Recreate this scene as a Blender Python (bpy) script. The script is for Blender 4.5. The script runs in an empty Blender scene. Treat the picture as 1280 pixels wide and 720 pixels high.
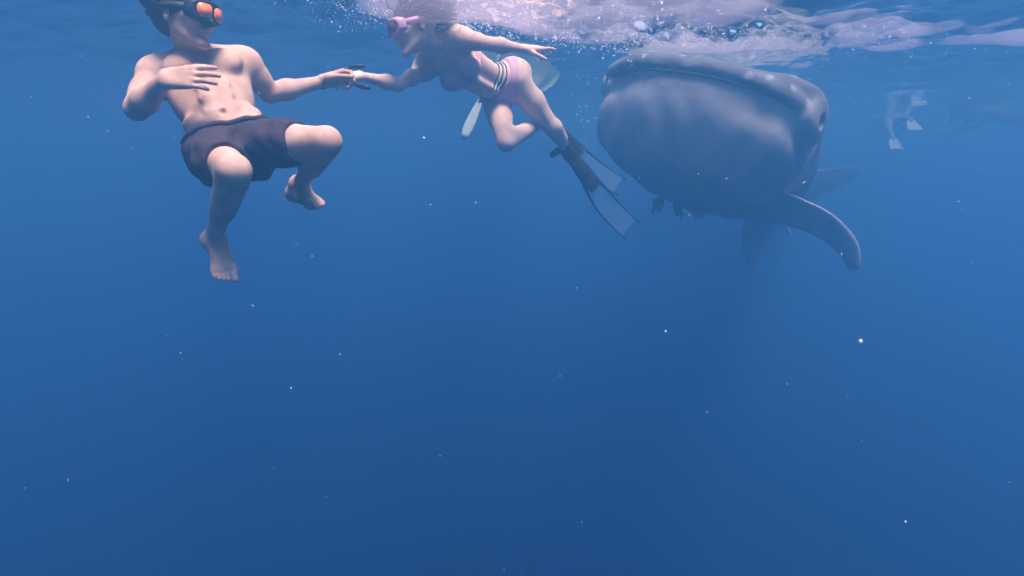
import bpy, bmesh, math, random
import numpy as np
from mathutils import Vector, Matrix

# ------------------------------------------------------------------ camera, sky, sun, exposure
SC = bpy.context.scene
COL = SC.collection
CAM_Z = -0.68                        # metres under the water surface (z = 0)
FPX = 763.0                          # focal length in pixels of a 1280 px wide picture
PITCH = math.radians(12.9)

cam_data = bpy.data.cameras.new('camera')
cam = bpy.data.objects.new('camera', cam_data)
COL.objects.link(cam)
cam.location = (0, 0, CAM_Z)
cam.rotation_euler = (math.radians(90) - PITCH, 0, 0)
cam_data.sensor_width = 36.0
cam_data.lens = FPX / 1280.0 * 36.0
cam_data.clip_start = 0.05
cam_data.clip_end = 2000.0
SC.camera = cam

SUN_TO = Vector((0.16, -0.24, 0.95)).normalized()     # direction towards the sun
SUN_EL = math.asin(SUN_TO.z)
SUN_AZ = math.atan2(SUN_TO.x, SUN_TO.y)

world = bpy.data.worlds.new('World')
SC.world = world
world.use_nodes = True
wn = world.node_tree
for n in list(wn.nodes):
    wn.nodes.remove(n)
w_out = wn.nodes.new('ShaderNodeOutputWorld')
w_bg = wn.nodes.new('ShaderNodeBackground')
w_sky = wn.nodes.new('ShaderNodeTexSky')
w_sky.sky_type = 'NISHITA'
w_sky.sun_disc = False
w_sky.sun_elevation = SUN_EL
w_sky.sun_rotation = SUN_AZ
w_bg.inputs['Strength'].default_value = 0.15
wn.links.new(w_sky.outputs['Color'], w_bg.inputs['Color'])
wn.links.new(w_bg.outputs['Background'], w_out.inputs['Surface'])

sun_data = bpy.data.lights.new('sun', 'SUN')
sun_data.energy = 4.2
sun_data.angle = math.radians(20.0)     # the rippled surface spreads the sun's disc
sun_data.color = (1.0, 0.84, 0.76)
sun = bpy.data.objects.new('sun', sun_data)
COL.objects.link(sun)
sun.location = (4, -2, 12)
sun.rotation_euler = (-SUN_TO).to_track_quat('-Z', 'Y').to_euler()

SC.view_settings.view_transform = 'Standard'
SC.view_settings.look = 'None'
SC.view_settings.exposure = 1.74
SC.view_settings.gamma = 1.0
SC.view_settings.use_curve_mapping = False
SC.render.engine = 'CYCLES'
SC.cycles.use_denoising = True
SC.cycles.max_bounces = 8
SC.cycles.diffuse_bounces = 2
SC.cycles.glossy_bounces = 3
SC.cycles.transmission_bounces = 4
SC.cycles.volume_bounces = 3
SC.cycles.transparent_max_bounces = 12
SC.cycles.sample_clamp_indirect = 6.0
SC.cycles.caustics_reflective = False
SC.cycles.caustics_refractive = False

RND = random.Random(7)
NR = np.random.default_rng(11)

# ------------------------------------------------------------------ pixel -> place (D = metres ahead along y)
_cp, _sp = math.cos(PITCH), math.sin(PITCH)
def W(px, py, D):
    a, b = (px - 640.0) / FPX, (360.0 - py) / FPX
    d = np.array([a, _cp + b * _sp, -_sp + b * _cp])
    return np.array([0, 0, CAM_Z]) + d * (D / d[1])

def unit(v):
    v = np.asarray(v, float)
    return v / np.linalg.norm(v)

# ------------------------------------------------------------------ object helpers
def mesh_from(name, verts, faces, smooth=True):
    me = bpy.data.meshes.new(name)
    me.from_pydata([tuple(map(float, v)) for v in verts], [], [tuple(map(int, f)) for f in faces])
    me.validate()
    if smooth:
        me.polygons.foreach_set('use_smooth', np.ones(len(me.polygons), bool))
    me.update()
    return me

def fast_mesh(name, V, Q):
    """V (n,3) float, Q (m,4) int quads."""
    me = bpy.data.meshes.new(name)
    n, m = len(V), len(Q)
    me.vertices.add(n); me.loops.add(m * 4); me.polygons.add(m)
    me.vertices.foreach_set('co', np.ascontiguousarray(V, np.float32).ravel())
    me.loops.foreach_set('vertex_index', np.ascontiguousarray(Q, np.int32).ravel())
    me.polygons.foreach_set('loop_start', np.arange(0, m * 4, 4, dtype=np.int32))
    me.polygons.foreach_set('use_smooth', np.ones(m, bool))
    me.update(calc_edges=True)
    me.validate()
    return me

def obj(name, me, mat=None, parent=None, label=None, cat=None, group=None, kind=None):
    o = bpy.data.objects.new(name, me)
    COL.objects.link(o)
    if mat is not None and me is not None:
        me.materials.append(mat)
    if parent is not None:
        o.parent = parent
    for k, v in (('label', label), ('category', cat), ('group', group), ('kind', kind)):
        if v:
            o[k] = v
    return o

class MB:
    """collects vertices and faces for one mesh"""
    def __init__(s):
        s.v, s.f = [], []
    def add(s, vs, fs):
        o = len(s.v)
        s.v.extend([tuple(map(float, p)) for p in vs])
        s.f.extend([tuple(i + o for i in f) for f in fs])
    def tube(s, pts, rads, sides=8, cap=True, flat=None):
        """tube along points; flat = (normal, factor) squeezes the section along the normal"""
        pts = [np.asarray(p, float) for p in pts]
        n = len(pts)
        t0 = unit(pts[1] - pts[0])
        ref = np.array([0, 0, 1.0]) if abs(t0[2]) < 0.9 else np.array([1.0, 0, 0])
        if flat is not None:
            ref = unit(flat[0])
        vs, fs = [], []
        for i, p in enumerate(pts):
            t = unit(pts[min(i + 1, n - 1)] - pts[max(i - 1, 0)])
            x = unit(np.cross(ref, t)); y = np.cross(t, x)
            fy = flat[1] if flat is not None else 1.0
            for k in range(sides):
                a = 2 * math.pi * k / sides
                vs.append(p + x * math.cos(a) * rads[i] + y * math.sin(a) * rads[i] * fy)
        for i in range(n - 1):
            for k in range(sides):
                k2 = (k + 1) % sides
                fs.append((i * sides + k, i * sides + k2, (i + 1) * sides + k2, (i + 1) * sides + k))
        if cap:
            fs.append(tuple(range(sides))[::-1]); fs.append(tuple((n - 1) * sides + k for k in range(sides)))
        s.add(vs, fs)
    def rings(s, rings, cap0=True, cap1=True):
        m = len(rings[0]); vs = [p for r in rings for p in r]; fs = []
        for i in range(len(rings) - 1):
            for k in range(m):
                k2 = (k + 1) % m
                fs.append((i * m + k, i * m + k2, (i + 1) * m + k2, (i + 1) * m + k))
        if cap0: fs.append(tuple(range(m))[::-1])
        if cap1: fs.append(tuple((len(rings) - 1) * m + k for k in range(m)))
        s.add(vs, fs)
    def build(s, name, mat, parent=None, smooth=True, **kw):
        return obj(name, mesh_from(name, s.v, s.f, smooth), mat, parent, **kw)

# ------------------------------------------------------------------ implicit body modelling (distance fields -> one continuous mesh)
def sd_cone(a, b, ra, rb):
    a = np.asarray(a, np.float32); b = np.asarray(b, np.float32)
    ba = b - a; l2 = float(ba @ ba) + 1e-12; L = math.sqrt(l2); rr = ra - rb
    def f(X, Y, Z):
        px, py, pz = X - a[0], Y - a[1], Z - a[2]
        y = (px * ba[0] + py * ba[1] + pz * ba[2]) / L
        x2 = np.maximum(px * px + py * py + pz * pz - y * y, 0)
        x = np.sqrt(x2)
        s = rr / L
        c = math.sqrt(max(1 - s * s, 1e-4))
        # project along the slanted side
        h = np.clip((y + x * s / c) / L, 0, 1)
        return np.sqrt(x2 + (y - h * L) ** 2) - (ra + (rb - ra) * h)
    m = max(ra, rb)
    return f, np.minimum(a, b) - m, np.maximum(a, b) + m

def sd_ell(c, ax, r):
    """ellipsoid, ax = three unit axes (rows), r = radii"""
    c = np.asarray(c, np.float32); ax = np.asarray(ax, np.float32); r = np.asarray(r, np.float32)
    def f(X, Y, Z):
        px, py, pz = X - c[0], Y - c[1], Z - c[2]
        k0 = 0; k1 = 0
        for i in range(3):
            q = (px * ax[i, 0] + py * ax[i, 1] + pz * ax[i, 2])
            k0 = k0 + (q / r[i]) ** 2; k1 = k1 + (q / (r[i] * r[i])) ** 2
        k0 = np.sqrt(k0); k1 = np.sqrt(k1)
        return k0 * (k0 - 1) / np.maximum(k1, 1e-6)
    e = np.sqrt(((ax * r[:, None]) ** 2).sum(0))
    return f, c - e, c + e

def sd_flat(a, b, ra, rb, n, k):
    """tapered capsule squeezed k times along the unit direction n"""
    a = np.asarray(a, float); n = unit(n); b = np.asarray(b, float)
    nb = b - a; nb = nb + n * (nb @ n) * (k - 1)
    g, lo, hi = sd_cone((0, 0, 0), nb, ra, rb)
    def f(X, Y, Z):
        px, py, pz = X - np.float32(a[0]), Y - np.float32(a[1]), Z - np.float32(a[2])
        q = (px * n[0] + py * n[1] + pz * n[2]) * (k - 1)
        return g(px + q * n[0], py + q * n[1], pz + q * n[2]) * (0.5 + 0.5 / k)
    m = max(ra, rb)
    return f, np.minimum(a, b) - m, np.maximum(a, b) + m

class Field:
    def __init__(s, vox):
        s.vox, s.ops = vox, []
    def add(s, prim, k=0.02, op='+'):
        s.ops.append((prim, k, op))
    def cone(s, a, b, ra, rb, k=0.02, op='+'):
        s.add(sd_cone(a, b, ra, rb), k, op)
    def ell(s, c, ax, r, k=0.02, op='+'):
        s.add(sd_ell(c, ax, r), k, op)
    def flat(s, a, b, ra, rb, n, f, k=0.02, op='+'):
        s.add(sd_flat(a, b, ra, rb, n, f), k, op)
    def mesh(s, name, cut=None, offset=0.0, clip=None):
        v = s.vox
        lo = np.min([p[1] for p, k, o in s.ops if o == '+'], 0) - 4 * v - offset
        hi = np.max([p[2] for p, k, o in s.ops if o == '+'], 0) + 4 * v + offset
        if clip is not None:
            lo = np.maximum(lo, clip[0]); hi = np.minimum(hi, clip[1])
        n = np.ceil((hi - lo) / v).astype(int) + 1
        F = np.full(n, 0.12, np.float32)
        g = [(lo[i] + np.arange(n[i]) * v).astype(np.float32) for i in range(3)]
        for (f, plo, phi), k, op in s.ops:
            m = k + 3 * v + offset
            i0 = np.maximum(np.floor((plo - m - lo) / v).astype(int), 0)
            i1 = np.minimum(np.ceil((phi + m - lo) / v).astype(int) + 1, n)
            if (i1 <= i0).any():
                continue
            sl = tuple(slice(a, b) for a, b in zip(i0, i1))
            d = f(g[0][sl[0]][:, None, None], g[1][sl[1]][None, :, None], g[2][sl[2]][None, None, :]).astype(np.float32)
            A = F[sl]
            if op == '+':
                h = np.maximum(k - np.abs(A - d), 0) / max(k, 1e-6)
                F[sl] = np.minimum(A, d) - h * h * k * 0.25
            else:
                d = -d
                h = np.maximum(k - np.abs(A - d), 0) / max(k, 1e-6)
                F[sl] = np.maximum(A, d) + h * h * k * 0.25
        F -= offset
        if cut is not None:
            F = cut(F, g[0][:, None, None], g[1][None, :, None], g[2][None, None, :])
        F[0], F[-1] = 1, 1; F[:, 0], F[:, -1] = 1, 1; F[:, :, 0], F[:, :, -1] = 1, 1
        V, Q = surface_nets(F)
        return fast_mesh(name, V * v + lo, Q)

def surface_nets(F):
    S = F < 0
    c = np.zeros(np.array(F.shape) - 1, np.int8)
    for i in (0, 1):
        for j in (0, 1):
            for k in (0, 1):
                c += S[i:S.shape[0] - 1 + i, j:S.shape[1] - 1 + j, k:S.shape[2] - 1 + k]
    act = (c > 0) & (c < 8)
    idx = np.argwhere(act)
    vid = np.full(act.shape, -1, np.int32)
    vid[act] = np.arange(len(idx), dtype=np.int32)
    acc = np.zeros((len(idx), 3)); cnt = np.zeros(len(idx))
    cor = [(i, j, k) for i in (0, 1) for j in (0, 1) for k in (0, 1)]
    val = {q: F[idx[:, 0] + q[0], idx[:, 1] + q[1], idx[:, 2] + q[2]] for q in cor}
    for a in cor:
        for ax in range(3):
            if a[ax] == 1: continue
            b = list(a); b[ax] = 1; b = tuple(b)
            fa, fb = val[a], val[b]
            m = (fa < 0) != (fb < 0)
            t = np.where(m, fa / np.where(m, fa - fb, 1), 0)
            p = np.array(a)[None, :].repeat(len(idx), 0).astype(float); p[:, ax] += t
            acc[m] += p[m]; cnt[m] += 1
    V = idx + acc / cnt[:, None]
    quads = []
    for ax in range(3):
        o1, o2 = (ax + 1) % 3, (ax + 2) % 3
        sa = [slice(1, -1)] * 3; sb = [slice(1, -1)] * 3
        sa[ax] = slice(0, -1); sb[ax] = slice(1, None)
        A, B = S[tuple(sa)], S[tuple(sb)]
        for flip in (False, True):
            m = (A & ~B) if not flip else (~A & B)
            e = np.argwhere(m)
            if not len(e): continue
            off = np.ones(3, int); off[ax] = 0
            e = e + off
            d1 = np.zeros(3, int); d1[o1] = 1
            d2 = np.zeros(3, int); d2[o2] = 1
            q = [e, e - d1, e - d1 - d2, e - d2]
            q = np.stack([vid[x[:, 0], x[:, 1], x[:, 2]] for x in q], 1)
            quads.append(q if not flip else q[:, ::-1])
    return V, np.concatenate(quads)

# ------------------------------------------------------------------ materials
def new_mat(name):
    m = bpy.data.materials.new(name)
    m.use_nodes = True
    nt = m.node_tree
    b = nt.nodes['Principled BSDF']
    return m, nt, b

def ramp(nt, fac, stops):
    r = nt.nodes.new('ShaderNodeValToRGB')
    e = r.color_ramp.elements
    while len(e) < len(stops): e.new(0.5)
    for i, (p, c) in enumerate(stops):
        e[i].position = p; e[i].color = (*c, 1)
    nt.links.new(fac, r.inputs[0])
    return r.outputs[0]

def noise(nt, scale, detail=4, rough=0.55, coord='Object', stretch=None):
    tc = nt.nodes.new('ShaderNodeTexCoord')
    n = nt.nodes.new('ShaderNodeTexNoise')
    n.inputs['Scale'].default_value = scale; n.inputs['Detail'].default_value = detail; n.inputs['Roughness'].default_value = rough
    if stretch:
        mp = nt.nodes.new('ShaderNodeMapping'); mp.inputs['Scale'].default_value = stretch
        nt.links.new(tc.outputs[coord], mp.inputs[0]); nt.links.new(mp.outputs[0], n.inputs['Vector'])
    else:
        nt.links.new(tc.outputs[coord], n.inputs['Vector'])
    return n.outputs[0]

def bump(nt, bsdf, fac, strength=0.2, dist=0.002):
    b = nt.nodes.new('ShaderNodeBump')
    b.inputs['Strength'].default_value = strength; b.inputs['Distance'].default_value = dist
    nt.links.new(fac, b.inputs['Height']); nt.links.new(b.outputs[0], bsdf.inputs['Normal'])

def simple(name, col, rough=0.6, var=0.15, scale=30, bmp=0.0, spec=0.3, metallic=0.0):
    m, nt, b = new_mat(name)
    lo = tuple(c * (1 - var) for c in col); hi = tuple(min(1, c * (1 + var)) for c in col)
    nz = noise(nt, scale)
    nt.links.new(ramp(nt, nz, [(0.3, lo), (0.7, hi)]), b.inputs['Base Color'])
    b.inputs['Roughness'].default_value = rough
    b.inputs['Specular IOR Level'].default_value = spec
    b.inputs['Metallic'].default_value = metallic
    if bmp: bump(nt, b, nz, bmp)
    return m

def skin(name, a, c):
    m, nt, b = new_mat(name)
    big = noise(nt, 9, 6, .7)
    red = (a[0] * 1.02, a[1] * .86, a[2] * .84)
    col = ramp(nt, big, [(0.30, red), (0.45, a), (0.62, c)])
    fine = noise(nt, 160, 3)
    mx = nt.nodes.new('ShaderNodeMixRGB'); mx.blend_type = 'MULTIPLY'; mx.inputs[0].default_value = 0.4
    nt.links.new(col, mx.inputs[1]); nt.links.new(ramp(nt, fine, [(0.3, (0.75, 0.7, 0.68)), (0.7, (1, 1, 1))]), mx.inputs[2])
    nt.links.new(mx.outputs[0], b.inputs['Base Color'])
    b.inputs['Roughness'].default_value = 0.62
    b.inputs['Specular IOR Level'].default_value = 0.15
    b.inputs['Subsurface Weight'].default_value = 0.25
    b.inputs['Subsurface Radius'].default_value = (0.02, 0.008, 0.004)
    b.inputs['Subsurface Scale'].default_value = 0.6
    bump(nt, b, fine, 0.25, 0.0015)
    return m

M = {}
M['skin_man'] = skin('tanned_skin', (0.56, 0.33, 0.25), (0.67, 0.43, 0.33))
M['skin_woman'] = skin('light_skin', (0.67, 0.45, 0.37), (0.78, 0.56, 0.46))
M['shorts'] = simple('charcoal_swim_cloth', (0.036, 0.017, 0.023), 0.8, 0.2, 90, 0.3)
M['hair_dark'] = simple('dark_hair', (0.022, 0.014, 0.014), 0.55, 0.4, 60)
M['hair_brown'] = simple('brown_hair', (0.07, 0.035, 0.025), 0.55, 0.4, 60)
M['rubber'] = simple('black_rubber', (0.012, 0.012, 0.015), 0.55, 0.2, 80)
M['bikini'] = simple('pink_swim_cloth', (0.60, 0.34, 0.42), 0.75, 0.12, 120, 0.2)
M['strap_white'] = simple('white_cord', (0.75, 0.72, 0.72), 0.7, 0.06, 80)
M['strap_black'] = simple('black_cord', (0.02, 0.016, 0.02), 0.7, 0.1, 80)
M['pink_plastic'] = simple('pink_silicone', (0.72, 0.34, 0.50), 0.35, 0.08, 40, 0, 0.5)
M['white_plastic'] = simple('white_plastic', (0.75, 0.75, 0.78), 0.35, 0.05, 40, 0, 0.5)
M['hull'] = simple('weathered_pale_hull_paint', (0.80, 0.84, 0.80), 0.6, 0.08, 5, 0.2)
M['pale_fin'] = simple('pale_green_fin_rubber', (0.40, 0.46, 0.42), 0.5, 0.1, 20)
M['grey_suit'] = simple('grey_swim_suit', (0.16, 0.17, 0.18), 0.7, 0.2, 20)
M['paddle'] = simple('pale_paddle_wood', (0.42, 0.46, 0.40), 0.6, 0.15, 14, 0.2)
nt = M['hull'].node_tree
_tl = nt.nodes.new('ShaderNodeBsdfTranslucent'); _tl.inputs[0].default_value = (.80, .86, .80, 1)
_mx = nt.nodes.new('ShaderNodeMixShader'); _mx.inputs[0].default_value = .5
nt.links.new(nt.nodes['Principled BSDF'].outputs[0], _mx.inputs[1]); nt.links.new(_tl.outputs[0], _mx.inputs[2])
nt.links.new(_mx.outputs[0], nt.nodes['Material Output'].inputs['Surface'])          # thin plastic shell lets light through
M['seabed'] = simple('dark_sand', (0.10, 0.11, 0.11), 0.9, 0.3, 0.4, 0.3)
m, nt, b = new_mat('orange_mirror_lens')
b.inputs['Base Color'].default_value = (0.95, 0.24, 0.05, 1); b.inputs['Roughness'].default_value = 0.3
b.inputs['Metallic'].default_value = 0.0; b.inputs['Coat Weight'].default_value = 0.6
M['orange_lens'] = m
def clear(name, tint, body, frac):
    m, nt, b = new_mat(name)
    b.inputs['Base Color'].default_value = (*body, 1); b.inputs['Roughness'].default_value = 0.2
    tr = nt.nodes.new('ShaderNodeBsdfTransparent'); tr.inputs[0].default_value = (*tint, 1)
    mx = nt.nodes.new('ShaderNodeMixShader'); mx.inputs[0].default_value = frac
    nt.links.new(tr.outputs[0], mx.inputs[1]); nt.links.new(b.outputs[0], mx.inputs[2])
    nt.links.new(mx.outputs[0], nt.nodes['Material Output'].inputs['Surface'])
    return m
M['blade'] = clear('clear_fin_plastic', (0.9, 0.93, 0.95), (0.30, 0.42, 0.55), 0.06)
M['mask_glass'] = clear('mask_glass', (0.9, 0.85, 0.9), (0.30, 0.15, 0.25), 0.35)

# ------------------------------------------------------------------ water: surface, haze, sea floor
def water_surface():
    def lines(lo, hi, step, far, grow):
        c = list(np.arange(lo, hi + 1e-6, step)); s = step
        up = hi
        while up < far[1]:
            s *= grow; up += s; c.append(up)
        s = step; dn = lo
        while dn > far[0]:
            s *= grow; dn -= s; c.insert(0, dn)
        return np.array(c)
    xs = lines(-3.2, 4.6, 0.02, (-70, 70), 1.12)
    ys = lines(2.0, 7.5, 0.02, (-40, 70), 1.10)
    X, Y = np.meshgrid(xs, ys, indexing='ij')
    rng = np.random.default_rng(5)
    Z = np.zeros_like(X)
    far = np.clip(1.2 - np.hypot(X - 0.5, Y - 4.5) / 40, 0.15, 1)
    # travelling ripples of many lengths
    for lam, amp, n in ((4.0, .022, 4), (1.7, .014, 6), (0.8, .011, 8), (0.42, .0080, 10), (0.22, .0042, 12), (0.12, .0020, 12)):
        fade = np.clip(1.0 - np.hypot(X - 0.5, Y - 4.5) / (lam * 28 + 2), 0, 1)
        for i in range(n):
            a = rng.normal(0.6, 0.9); l = lam * rng.uniform(.75, 1.3)
            k = 2 * math.pi / l; ph = rng.uniform(0, 6.28)
            arg = (X * math.cos(a) + Y * math.sin(a)) * k + ph
            Z += fade * amp * (np.sin(arg) + 0.25 * np.sin(2 * arg + 0.8)) / math.sqrt(n) * 1.4
    # churned water where the swimmer and the animal break the surface
    def blob(cx, cy, rx, ry):
        return np.exp(-(((X - cx) / rx) ** 2 + ((Y - cy) / ry) ** 2))
    churn = blob(-0.2, 3.5, 0.8, 0.5) + blob(0.5, 3.9, 0.7, 0.5) + blob(1.2, 3.8, 0.9, 0.45) + 0.5 * blob(1.8, 3.6, .8, .5)
    churn = np.clip(churn, 0, 1.2)
    for lam, amp, n in ((0.35, .010, 10), (0.17, .0058, 14), (0.09, .0034, 14)):
        g = np.zeros_like(X)
        for i in range(n):
            a = rng.uniform(0, 6.28); k = 2 * math.pi / (lam * rng.uniform(.7, 1.35))
            wx = 0.06 * np.sin(Y * 5 + i); wy = 0.06 * np.sin(X * 6 + 2 * i)
            g += np.sin(((X + wx) * math.cos(a) + (Y + wy) * math.sin(a)) * k + rng.uniform(0, 6.28))
        Z += churn * amp * g / math.sqrt(n) * 1.5
    nx, ny = X.shape
    V = np.stack([X, Y, Z], -1).reshape(-1, 3)
    i = (np.arange(nx - 1)[:, None] * ny + np.arange(ny - 1)[None, :]).ravel()
    Q = np.stack([i, i + ny, i + ny + 1, i + 1], 1)
    me = fast_mesh('water_surface', V, Q)
    m = bpy.data.materials.new('sea_surface'); m.use_nodes = True
    nt = m.node_tree
    for n_ in list(nt.nodes): nt.nodes.remove(n_)
    out = nt.nodes.new('ShaderNodeOutputMaterial')
    gl = nt.nodes.new('ShaderNodeBsdfGlossy'); gl.inputs['Roughness'].default_value = 0.04
    gl.inputs['Color'].default_value = (0.97, 0.97, 0.98, 1)
    tr = nt.nodes.new('ShaderNodeBsdfTransparent')
    fr = nt.nodes.new('ShaderNodeFresnel'); fr.inputs['IOR'].default_value = 1.333
    mx = nt.nodes.new('ShaderNodeMixShader')
    bp = nt.nodes.new('ShaderNodeBump'); bp.inputs['Strength'].default_value = 0.35; bp.inputs['Distance'].default_value = 0.01
    nz = noise(nt, 14, 4, 0.6)
    nt.links.new(nz, bp.inputs['Height'])
    nt.links.new(bp.outputs[0], gl.inputs['Normal']); nt.links.new(bp.outputs[0], fr.inputs['Normal'])
    nt.links.new(fr.outputs[0], mx.inputs[0]); nt.links.new(tr.outputs[0], mx.inputs[1]); nt.links.new(gl.outputs[0], mx.inputs[2])
    nt.links.new(mx.outputs[0], out.inputs['Surface'])
    return obj('water_surface', me, m, label='rippled underside of the sea surface, churned around the swimmer and the shark', cat='water', kind='structure')
water_surface()

def sea_floor():
    n = 60
    c = np.linspace(-160, 160, n)
    X, Y = np.meshgrid(c, c, indexing='ij')
    Z = -26 + 0.8 * np.sin(X * .11) * np.cos(Y * .09) + 0.4 * np.sin(X * .31 + Y * .23)
    V = np.stack([X, Y, Z], -1).reshape(-1, 3)
    i = (np.arange(n - 1)[:, None] * n + np.arange(n - 1)[None, :]).ravel()
    Q = np.stack([i, i + n, i + n + 1, i + 1], 1)
    obj('sea_floor', fast_mesh('sea_floor', V, Q), M['seabed'], label='dim sandy sea floor far below the swimmers', cat='sea floor', kind='structure')
sea_floor()

HAZE_COLOR = (0.125, 0.405, 0.70)
HAZE_DENSITY = 0.188
HAZE_G = 0.63
def haze():
    x, y0, y1, z0, z1 = 65, -35, 65, -28.5, 0.75
    vs = [(sx * x, y, z) for z in (z0, z1) for y in (y0, y1) for sx in (-1, 1)]
    fs = [(0, 2, 3, 1), (4, 5, 7, 6), (0, 1, 5, 4), (2, 6, 7, 3), (0, 4, 6, 2), (1, 3, 7, 5)]
    me = mesh_from('haze', vs, fs, False)
    m = bpy.data.materials.new('blue_sea_water'); m.use_nodes = True
    nt = m.node_tree
    for n_ in list(nt.nodes): nt.nodes.remove(n_)
    out = nt.nodes.new('ShaderNodeOutputMaterial')
    pv = nt.nodes.new('ShaderNodeVolumePrincipled')
    pv.inputs['Color'].default_value = (*HAZE_COLOR, 1)
    pv.inputs['Density'].default_value = HAZE_DENSITY
    pv.inputs['Anisotropy'].default_value = HAZE_G
    pv.inputs['Absorption Color'].default_value = (0, 0, 0, 1)
    nt.links.new(pv.outputs[0], out.inputs['Volume'])
    obj('haze', me, m, label='blue haze of the open sea water', cat='haze', kind='stuff')
haze()

# ------------------------------------------------------------------ people: shared anatomy
def frame(pelvis, neck, front):
    U = unit(neck - pelvis); Fv = np.asarray(front, float)
    Fv = unit(Fv - U * (Fv @ U)); R = np.cross(U, Fv)
    R = -R if False else R
    return R, U, Fv          # R = towards the person's left side

def hand(S, wrist, d, n, t, size=1.0, curls=None, spread=1.0, thumb=(0.6, 0.75, 0.2), thumb_curl=20, mu=1.0):
    """d = fingers, n = the way the palm faces, t = thumb side"""
    d = unit(d); n = unit(n - d * (n @ d)); t = unit(t - d * (t @ d) - n * (t @ n))
    z = size
    xs = (0.031, 0.0105, -0.0105, -0.029); kl = (0.092, 0.095, 0.090, 0.081)
    fl = (0.072, 0.080, 0.074, 0.058); fr = (0.0090, 0.0092, 0.0088, 0.0078)
    curls = curls or [(15, 20, 12)] * 4
    for i in range(4):
        base = wrist + t * (xs[i] * 0.6 * z)
        kn = wrist + d * kl[i] * z + t * xs[i] * z
        S.cone(base, kn, 0.0185 * z * mu, 0.0122 * z * mu, 0.014)
        ang = 0; p = kn; sp = (0.16, 0.05, -0.06, -0.17)[i] * spread
        for j, seg in enumerate((0.46, 0.30, 0.24)):
            ang += math.radians(curls[i][j])
            dd = unit(d * math.cos(ang) + n * math.sin(ang) + t * sp * math.cos(ang))
            q = p + dd * fl[i] * seg * z
            S.cone(p, q, fr[i] * z * (1.08 - 0.07 * j), fr[i] * z * (1.0 - 0.09 * j), 0.004)
            p = q
    tb = wrist + d * 0.022 * z + t * 0.026 * z + n * 0.008 * z
    td = unit(d * thumb[0] + t * thumb[1] + n * thumb[2])
    tc = math.radians(thumb_curl)
    p1 = tb + td * 0.046 * z
    S.cone(tb, p1, 0.0165 * z, 0.0115 * z, 0.010)
    td2 = unit(td * math.cos(tc) + (d * 0.8 + n * 0.4 - t * .2) * math.sin(tc))
    p2 = p1 + td2 * 0.032 * z
    S.cone(p1, p2, 0.0112 * z, 0.0100 * z, 0.004)
    td3 = unit(td2 * math.cos(tc) + (d * 0.8 + n * 0.4 - t * .2) * math.sin(tc))
    S.cone(p2, p2 + td3 * 0.026 * z, 0.0100 * z, 0.0082 * z, 0.004)

def foot(S, ankle, d, down, big, size=1.0):
    """d = towards the toes, down = towards the sole, big = towards the big toe"""
    d = unit(d); down = unit(down - d * (down @ d)); b = unit(big - d * (big @ d) - down * (big @ down))
    z = size
    heel = ankle + down * 0.045 * z - d * 0.040 * z
    ball = ankle + down * 0.062 * z + d * 0.125 * z
    S.cone(ankle, heel, 0.036 * z, 0.033 * z, 0.03)
    S.cone(ankle, ball, 0.037 * z, 0.019 * z, 0.03)
    S.cone(heel, ball + b * 0.024 * z, 0.030 * z, 0.022 * z, 0.03)
    S.cone(heel, ball - b * 0.026 * z - d * .015 * z, 0.030 * z, 0.018 * z, 0.03)
    S.cone(ball + b * 0.026 * z, ball - b * 0.028 * z - d * .02 * z, 0.021 * z, 0.017 * z, 0.02)
    for i, (x, l, r) in enumerate(((0.032, .052, .0135), (0.011, .047, .0098), (-0.006, .041, .0092), (-0.022, .034, .0088), (-0.036, .024, .0084))):
        p = ball + b * x * z + d * (0.012 - 0.009 * i * .6) * z
        q = p + d * l * z * .55 - down * .004 * z; e = q + d * l * z * .45 + down * .006 * z
        S.cone(p, q, r * z * 1.05, r * z * .95, 0.005); S.cone(q, e, r * z, r * z * .92, 0.004)

def head(S, c, f, u, z=1.0, female=False):
    f = unit(f); u = unit(u - f * (u @ f)); l = np.cross(u, f)     # l = person's left
    A = np.array([l, u, f])
    P = lambda x, y, q: c + (l * x + u * y + f * q) * z
    S.ell(P(0, .035, -.012), A, np.array((.076, .092, .098)) * z, 0.02)
    S.ell(P(0, -.030, .030), A, np.array((.054, .076, .058)) * z, 0.028)
    jw = .042 if female else .046
    for s_ in (-1, 1):
        S.cone(P(s_ * jw, -.050, .000), P(s_ * .014, -.098, .074), .021 * z, .017 * z, 0.022)
        S.ell(P(s_ * .042, -.018, .066), A, np.array((.024, .020, .018)) * z, 0.025)          # cheekbone
        S.ell(P(s_ * .030, .034, .080), A, np.array((.028, .009, .010)) * z, 0.015)            # brow
        S.ell(P(s_ * .031, .014, .098), A, np.array((.017, .012, .012)) * z, 0.012, '-')       # eye socket
        S.ell(P(s_ * .031, .012, .079), A, np.array((.012, .011, .012)) * z, 0.004)            # eye
        ear = unit(l * s_ - f * .35)
        S.ell(P(s_ * .080, -.002, -.012), np.array([ear, u, np.cross(ear, u)]), np.array((.008, .032, .019)) * z, 0.006)
        S.ell(P(s_ * .092, .000, -.004), A, np.array((.009, .017, .010)) * z, 0.006, '-')
    S.cone(P(0, .022, .088), P(0, -.022, .108), .0085 * z, .0125 * z, 0.012)                   # nose
    for s_ in (-1, 1):
        S.ell(P(s_ * .012, -.025, .100), A, np.array((.008, .007, .010)) * z, 0.006)
    S.ell(P(0, -.049, .0915), A, np.array((.024, .0065, .010)) * z, 0.006)                     # lips
    S.ell(P(0, -.062, .0905), A, np.array((.021, .0070, .010)) * z, 0.006)
    S.ell(P(0, -.0555, .101), A, np.array((.022, .0018, .008)) * z, 0.003, '-')
    S.ell(P(0, -.096, .080), A, np.array((.020, .015, .014)) * z, 0.015)                       # chin
    return P, A

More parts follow.
